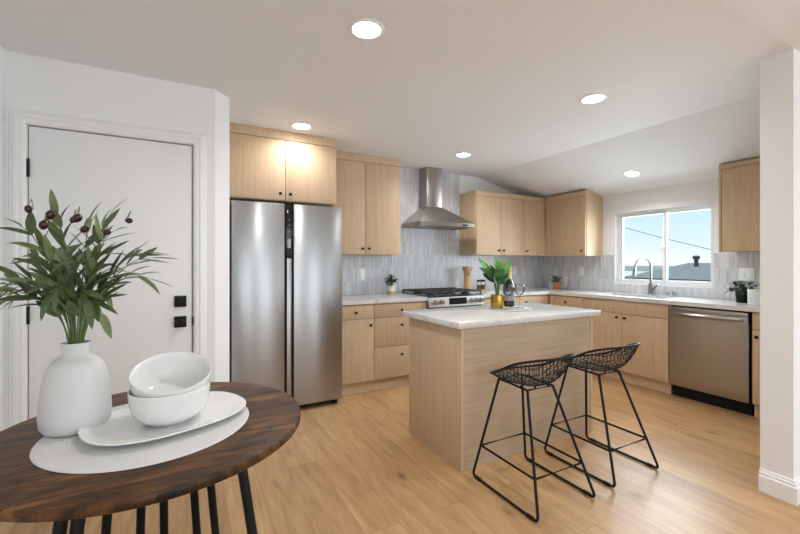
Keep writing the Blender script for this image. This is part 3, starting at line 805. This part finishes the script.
MB().lathe([(RT - .03, TZ - .036), (RT + .03, TZ - .036), (RT + .03, TZ - .029), (RT - .03, TZ - .029), (RT - .03, TZ - .036)], 48).build('mounting_ring', M['black'], tb)

pm = thing('placemat', 'round woven white placemat under the plate on the dark table', 'placemat', (-.096, 1.506, TZ))
MB().lathe([(.0001, .0005), (.286, .0005), (.291, .002), (.289, .0042), (.0001, .0042)], 80).build('mat', M['weave'], pm)
ZM = TZ + .0047

vz = thing('vase', 'white matte bottle-shaped vase holding olive branches on the table', 'vase', (-.309, 1.597, ZM))
VS = .785
prof = [(.0001, .0), (.085, .0), (.105, .006), (.1155, .022), (.118, .05), (.1155, .10), (.107, .15), (.0975, .185), (.087, .206), (.072, .221), (.052, .231), (.041, .239), (.0375, .248), (.038, .268), (.0385, .272),
        (.035, .272), (.033, .266), (.033, .245), (.06, .220), (.085, .17), (.10, .08), (.09, .012), (.0001, .010)]
MB().lathe([(r * (VS + (1 - VS) * max(0, min(1, (z - .235) / .02))), z) for r, z in prof], 64).build('body', M['mattecer'], vz, ang=60)

# olive branches
random.seed(11)
ob = thing('olive_branches', 'bunch of green olive branches with dark olives in the white vase', 'plant', (-.309, 1.597, ZM))
fwd = Vector((.4745, .880, 0)); rgt = Vector((.880, -.4745, 0))
# (sideways, depth, height above mat) of every branch tip
tips = [(-.085, .03, .675), (-.150, -.02, .635), (-.205, .06, .545), (-.225, -.03, .440), (-.175, -.09, .385), (-.20, .10, .48),
        (.085, .02, .665), (.135, -.04, .61), (.195, .03, .555), (.175, .09, .47), (.12, -.11, .42), (.12, -.05, .37),
        (.00, .05, .645), (-.05, -.08, .57), (.065, -.10, .53), (-.11, -.11, .47), (.02, .10, .52), (.16, .12, .54), (-.13, .10, .57), (.03, -.12, .44), (-.03, -.02, .63), (.10, -.02, .55), (-.06, .02, .50), (.05, .03, .46), (-.17, -.05, .42)]
stm = MB(); fol = MB()
for i, (a, b, z) in enumerate(tips):
    pb = Vector((random.uniform(-.02, .02), random.uniform(-.02, .02), .10)); p0 = (rgt * a + fwd * b).normalized() * random.uniform(.006, .022) + Vector((0, 0, .272)); p1 = p0 + Vector((0, 0, .13)) + (rgt * a + fwd * b) * .10
    p3 = rgt * a + fwd * b + Vector((0, 0, z)); p2 = p1.lerp(p3, .55) + Vector((0, 0, .075))
    path = [pb.lerp(p0, k_ / 3) for k_ in range(3)]
    for j in range(13):
        t = j / 12; path.append(p0 * (1 - t) ** 3 + p1 * 3 * t * (1 - t) ** 2 + p2 * 3 * t * t * (1 - t) + p3 * t ** 3)
    stm.tube(path, [.0030 * (1 - .65 * j / 15) for j in range(16)], 5); path = path[3:]
    nl = 6
    for j in range(nl):
        t = .24 + .76 * j / (nl - 1); f_ = t * 12; k = min(11, int(f_)); q = path[k].lerp(path[k + 1], f_ - k)
        td = (path[k + 1] - path[k]).normalized(); sd_ = td.cross(Vector((0, 0, 1)));
        sd_ = sd_.normalized() if sd_.length > .05 else rgt
        rot = Matrix.Rotation(random.uniform(0, PI), 3, td)
        for sg in (1, -1) if j < nl - 1 else (1,):
            dd_ = (td * random.uniform(.75, 1.1) + rot @ sd_ * sg * random.uniform(.4, .75)) if j < nl - 1 else td
            L = random.uniform(.066, .106)
            fol.leaf(q, dd_, L, L * random.uniform(.20, .28), Vector((0, 0, 1)) + Vector((random.uniform(-.4, .4), random.uniform(-.4, .4), 0)) - fwd * .45, random.uniform(-.05, .35), 7, mi=1 if random.random() < .33 else 0)
# bare bundle inside the neck
stm.build('stems', M['stem'], ob); fol.build('leaves', [M['leaf1'], M['leaf2']], ob, ang=60)
for (a, b, z, rr) in [(-0.105, -0.05, 0.688, 0.0135), (-0.02, -0.07, 0.668, 0.0165), (0.06, -0.07, 0.658, 0.0165), (-0.022, -0.09, 0.636, 0.016), (0.09, -0.08, 0.624, 0.0135), (0.195, -0.04, 0.654, 0.012), (0.016, -0.03, 0.658, 0.0125), (0.135, -0.05, 0.618, 0.0125)]:
    p = rgt * a + fwd * b + Vector((0, 0, z))
    o_ = MB().lathe([(.0001, -1.15), (.45, -1.0), (.8, -.6), (.98, -.1), (.95, .35), (.7, .8), (.35, 1.05), (.0001, 1.12)], 20)
    o_.v = [tuple(Matrix.Rotation(.5 + a * 6, 3, fwd) @ (Vector((q[0], q[1], q[2] * 1.12)) * rr * .74) + p) for q in o_.v]
    o_.tube([p + Vector((0, 0, rr * .9)), p + Vector((.004, .012, rr + .02)), p * .93 + Vector((0, .015, .05))], .0012, 5, mi=1)
    o_.build('olive', [M['olive'], M['stem']], ob)

# platter and bowls
pl = thing('platter', 'large white oval platter on the woven placemat', 'platter', (-.048, 1.520, ZM), rz=math.radians(20))
def superlathe(prof, n, ax, ay, ex):
    vs = []; fs = []; L = len(prof)
    for r, z in prof:
        for k in range(n):
            a = 2 * PI * k / n; c_, s_ = math.cos(a), math.sin(a); q = (abs(c_) ** ex + abs(s_) ** ex) ** (-1 / ex)
            vs.append((r * ax * c_ * q, r * ay * s_ * q, z))
    for i in range(L - 1):
        for k in range(n): fs.append((i * n + k, i * n + (k + 1) % n, (i + 1) * n + (k + 1) % n, (i + 1) * n + k))
    return MB().add(vs, fs)
superlathe([(.001, .0), (.55, .0), (.62, .002), (.80, .008), (.94, .015), (1.0, .021), (1.0, .0235), (.985, .0245), (.93, .0205), (.78, .013), (.62, .0075), (.001, .0065)], 72, .236, .182, 2.5).build('dish', M['ceramic'], pl, ang=60)
def bowl_mesh(R, H):
    P_ = [(.0001, .0), (.47, .0), (.50, .004), (.50, .05), (.60, .075), (.72, .13), (.88, .32), (.96, .57), (.99, .82), (1.0, 1.0), (.995, 1.03), (.98, 1.04), (.965, 1.03), (.95, .83), (.915, .58), (.835, .36), (.68, .2), (.50, .15), (.0001, .13)]
    return MB().lathe([(r * R, z * H) for r, z in P_], 64)
BX, BY = -.046, 1.512
bw = thing('bowl', 'lower white bowl standing upright on the white platter', 'bowl', (BX, BY, ZM + .0068), group='stacked white bowls')
bowl_mesh(.1185, .106).build('bowl_body', M['ceramic'], bw, ang=60)
bu = thing('bowl', 'upper white bowl tilted forward inside the other bowl', 'bowl', (BX + .004, BY + .033, ZM + .0068 + .0575), group='stacked white bowls', rot=(math.radians(20), 0, 0))
bowl_mesh(.1185, .106).build('bowl_body', M['ceramic'], bu, ang=60)

# ================================================================== things on the island
ZI = .9142
tr = thing('round_tray', 'thin round white tray on the island top', 'tray', (2.235, 2.325, ZI))
MB().lathe([(.0001, 0), (.155, 0), (.163, .003), (.165, .008), (.161, .0085), (.157, .006), (.0001, .0055)], 64).build('tray_body', M['ceramic'], tr)
ZR = ZI + .0062
gp = thing('potted_plant', 'broad-leaved green plant in a gold pot on the island', 'potted plant', (2.158, 2.385, ZR))
MB().lathe([(.0001, 0), (.044, 0), (.049, .003), (.051, .008), (.052, .098), (.0505, .105), (.047, .105), (.046, .09), (.0001, .088)], 40).build('pot', M['gold'], gp)
MB().lathe([(.0001, .0905), (.0455, .0895)], 24).build('soil', M['soil'], gp)
st = MB(); fo = MB(); random.seed(4)
lv = [(-.155, .0, .375, 1), (-.120, .04, .345, 1), (-.150, -.04, .30, 0), (.01, .02, .40, 1), (.045, .05, .385, 1), (.125, -.02, .365, 1), (.12, .05, .30, 0), (-.06, -.06, .34, 0), (.04, -.08, .29, 0), (-.10, .08, .28, 0),
      (.09, -.06, .25, 0), (-.09, -.08, .235, 0), (.02, -.11, .215, 0), (.0, .0, .35, 0), (.085, .02, .335, 0), (-.07, .0, .32, 0), (.03, -.03, .30, 0), (-.03, -.08, .27, 0), (-.02, .09, .33, 0), (.06, .09, .27, 0), (-.12, .02, .25, 0), (.10, .0, .21, 0)]
for a, b, z, k in lv:
    tip = rgt * a + fwd * b + Vector((0, 0, z)); p0 = Vector((random.uniform(-.012, .012), random.uniform(-.012, .012), .088))
    base = p0.lerp(tip, .36) + Vector((0, 0, .055)); base.x *= .6; base.y *= .6; st.tube([p0, p0.lerp(base, .5) + Vector((0, 0, .008)), base], [.004, .003, .002], 6)
    d = tip - base
    fo.leaf(base, d + Vector((0, 0, .05)), d.length * 1.08, random.uniform(.046, .060), Vector((random.uniform(-.6, .6), random.uniform(-.6, .6), 1)) - fwd * .6, .22, 8, mi=k, fold=.3)
st.build('stems', M['stem'], gp); fo.build('leaves', [M['leaf3'], M['leaf4']], gp, ang=60)

bt = thing('wine_bottle', 'dark sparkling wine bottle with gold foil neck behind the glasses', 'bottle', (2.312, 2.420, ZR))
MB().lathe([(.0001, .0), (.036, 0), (.043, .006), (.044, .02), (.044, .15), (.041, .175), (.030, .205), (.020, .232), (.0165, .25), (.0165, .26), (.0001, .26)], 36).build('glass_body', M['bottle'], bt, ang=60)
MB().lathe([(.0225, .225), (.0195, .245), (.0175, .27), (.0175, .295), (.020, .300), (.020, .318), (.016, .326), (.0001, .327)], 28).build('foil', M['foil'], bt, ang=60)
MB().lathe([(.0443, .05), (.0443, .125)], 36).build('label', M['label'], bt)
def wine(label, x, y):
    g = thing('wine_glass', label, 'wine glass', (x, y, ZR), group='wine glasses on the island tray')
    MB().lathe([(.0001, .0), (.033, .0), (.034, .002), (.028, .004), (.008, .010), (.0042, .02), (.0038, .085), (.006, .095), (.018, .103), (.032, .118), (.0385, .140), (.038, .165), (.034, .192),
                (.0328, .192), (.0365, .165), (.037, .140), (.031, .120), (.018, .106), (.0001, .100)], 36).build('goblet', M['glass'], g, ang=60)
    return g
wine('wine glass nearest the bottle, in front of its dark body', 2.190, 2.300)
wine('wine glass standing free right of the bottle', 2.330, 2.320)

# ================================================================== things on the counters
ZK = .9142
ml = thing('wooden_mill', 'tall wooden mill with flared top on the counter right of the range', 'mill', (3.14, 4.02, ZK))
MB().lathe([(.0001, 0), (.050, 0), (.052, .004), (.050, .03), (.043, .10), (.040, .17), (.042, .22), (.052, .255), (.062, .275), (.063, .305), (.060, .312), (.0001, .316)], 36).build('turned_body', M['wood'], ml, ang=60)
MB().lathe([(.0001, -.002), (.011, -.0015), (.012, .004)], 16, (-.012, -.042, .215), axis='y').build('dark_inlay', M['black'], ml)
ty = thing('spice_tray', 'small wooden tray under the two spice jars', 'tray', (3.37, 4.03, ZK))
MB().box(-.10, .10, -.045, .045, 0, .014, .004).build('board', M['wood'], ty)
def jar(label, x, mt):
    j = thing('spice_jar', label, 'jar', (x, 4.03, ZK + .0145), group='spice jars on the wooden tray')
    MB().lathe([(.0001, 0), (.027, 0), (.029, .003), (.029, .085), (.025, .095), (.0245, .10), (.0001, .1005)], 24).build('glass_body', M['glass'], j, ang=60)
    MB().lathe([(.0001, .003), (.0265, .004), (.0265, .06), (.0001, .062)], 20).build('contents', mt, j)
    MB().lathe([(.0262, .101), (.0268, .103), (.0268, .125), (.025, .127), (.0001, .127)], 24).build('lid', M['iron'], j)
jar('spice jar on the left end of the wooden tray', 3.335, M['spice2'])
jar('spice jar on the right end of the wooden tray', 3.405, M['spice'])

def bushy(par, n, R, z0, H, mt, seed, L=.05, W=.03, droop=.2, asp=1.0):
    random.seed(seed); st = MB(); fo = MB()
    for i in range(n):
        a = random.uniform(0, 2 * PI); e = random.uniform(.0, 1.25); rr = random.uniform(.55, 1) * R
        tip = Vector((math.cos(a) * math.cos(e) * rr * asp, math.sin(a) * math.cos(e) * rr, z0 + math.sin(e) * H * random.uniform(.7, 1)))
        p0 = Vector((random.uniform(-.01, .01), random.uniform(-.01, .01), z0)); st.tube([p0, p0.lerp(tip, .5) + Vector((0, 0, .012)), tip], .0015, 4)
        for k in range(3):
            d = Vector((math.cos(a + random.uniform(-1.5, 1.5)), math.sin(a + random.uniform(-1.5, 1.5)), random.uniform(-.3, .7)))
            fo.leaf(p0.lerp(tip, .6 + .2 * k), d, L * random.uniform(.7, 1.1), W, (0, 0, 1), droop, 5)
    st.build('stems', M['stem'], par); fo.build('leaves', mt, par, ang=60)

p1 = thing('potted_plant', 'small dark-leaved plant in a white and tan pot left of the range', 'potted plant', (2.055, 4.03, ZK))
MB().lathe([(.0001, 0), (.040, 0), (.043, .003), (.046, .040)], 32).build('pot_foot', M['tan'], p1)
MB().lathe([(.0462, .0402), (.050, .10), (.048, .103), (.045, .10), (.044, .088), (.0001, .086)], 32).build('pot', M['mattecer'], p1)
bushy(p1, 26, .085, .095, .13, M['leaf5'], 5, .05, .034)

bx_ = thing('serving_board', 'white rectangular serving board leaning on the corner tile behind the terracotta pot', 'serving board', (4.605, 3.865, ZK), rot=(0, math.radians(9), 0))
MB().box(-.009, .009, -.15, .15, .002, .165, .004).build('board', M['plastic'], bx_)

p2 = thing('potted_plant', 'small green plant in a terracotta pot near the counter corner', 'potted plant', (4.49, 3.775, ZK))
MB().lathe([(.0001, 0), (.036, 0), (.040, .004), (.050, .075), (.054, .076), (.055, .092), (.051, .093), (.049, .082), (.0001, .08)], 32).build('pot', M['terra'], p2)
bushy(p2, 26, .080, .088, .105, M['leaf3'], 8, .045, .026)

p3 = thing('potted_plant', 'trailing dark plant in a black pot right of the window', 'potted plant', (4.47, 1.688, ZK))
MB().lathe([(.0001, 0), (.052, 0), (.055, .004), (.064, .10), (.061, .105), (.058, .10), (.056, .088), (.0001, .086)], 32).build('pot', M['black'], p3)
bushy(p3, 28, .125, .095, .115, M['leaf5'], 13, .06, .036, .35)
cn_ = thing('white_canister', 'plain white canister beside the black pot, at the white wall', 'canister', (4.30, 1.525, ZK))
MB().lathe([(.0001, 0), (.066, 0), (.070, .004), (.070, .13), (.067, .135), (.064, .13), (.063, .02), (.0001, .018)], 40).build('canister_body', M['mattecer'], cn_)

# ================================================================== outside the window
hs = thing('neighbor_house', 'neighboring house with low grey shingle roof outside the window', 'house', (10, 3, -3))
o0 = Vector((10, 3, -3))
rf = MB().add([(10, -6, .895), (10, 6.35, .895), (14, 6.7, 1.265), (14, -6, 1.265), (18, -6, .895), (18, 6.35, .895),
               (10, -6, .84), (10, 6.35, .84), (14, 6.7, 1.18), (14, -6, 1.18), (18, -6, .84), (18, 6.35, .84)],
              [(0, 1, 2, 3), (3, 2, 5, 4), (6, 7, 8, 9), (9, 8, 11, 10), (0, 1, 7, 6), (1, 2, 8, 7), (2, 5, 11, 8), (4, 5, 11, 10), (0, 3, 9, 6), (3, 4, 10, 9)])
rf.v = [tuple(Vector(p) - o0) for p in rf.v]
rfo = rf.build('roof', M['roof'], hs, smooth=False)
g_ = MB().box(9.93, 10.0, -6, 6.35, .83, .895); g_.v = [tuple(Vector(p) - o0) for p in g_.v]; g_.build('gutter', M['fascia'], hs)
g_ = MB().box(10.4, 17.6, -6, 6.0, -3, .79); g_.v = [tuple(Vector(p) - o0) for p in g_.v]; g_.build('wall', M['stucco'], hs)
g_ = MB().lathe([(.085, 1.05), (.085, 1.15), (.055, 1.18), (.05, 1.36), (.085, 1.38), (.09, 1.43), (.07, 1.47), (.0001, 1.48)], 20, (12.9, 5.98, 0)); g_.v = [tuple(Vector(p) - o0) for p in g_.v]
g_.build('roof_vent', M['fascia'], rfo)
cab_ = MB().tube([(9, 9.0, 3.19), (9, 7.0, 2.53), (9, 5.69, 2.107), (9, 4.8, 1.80), (9, 3.885, 1.519), (9, 2.0, 1.05)], .007, 6).build('power_line', M['wire'])
tag(cab_, 'thin power line crossing the sky outside the window', 'power line')
hm = MB(); vs = []; fs = []; random.seed(2)
for i in range(41):
    y = 40 + 10.5 * i; h_ = -2.9 + .7 * math.sin(i * .5) + .4 * math.sin(i * 1.3)
    vs += [(330, y, -6), (331, y, h_), (380, y, h_ + .2), (440, y, -6)]
for i in range(40):
    for k in range(3): fs.append((4 * i + k, 4 * i + 4 + k, 4 * i + 5 + k, 4 * i + 1 + k))
hl = struct(hm.add(vs, fs).build('hills', M['hill']))
struct(MB().box(6, 900, -600, 900, -6.2, -6).build('ground', M['ground']))
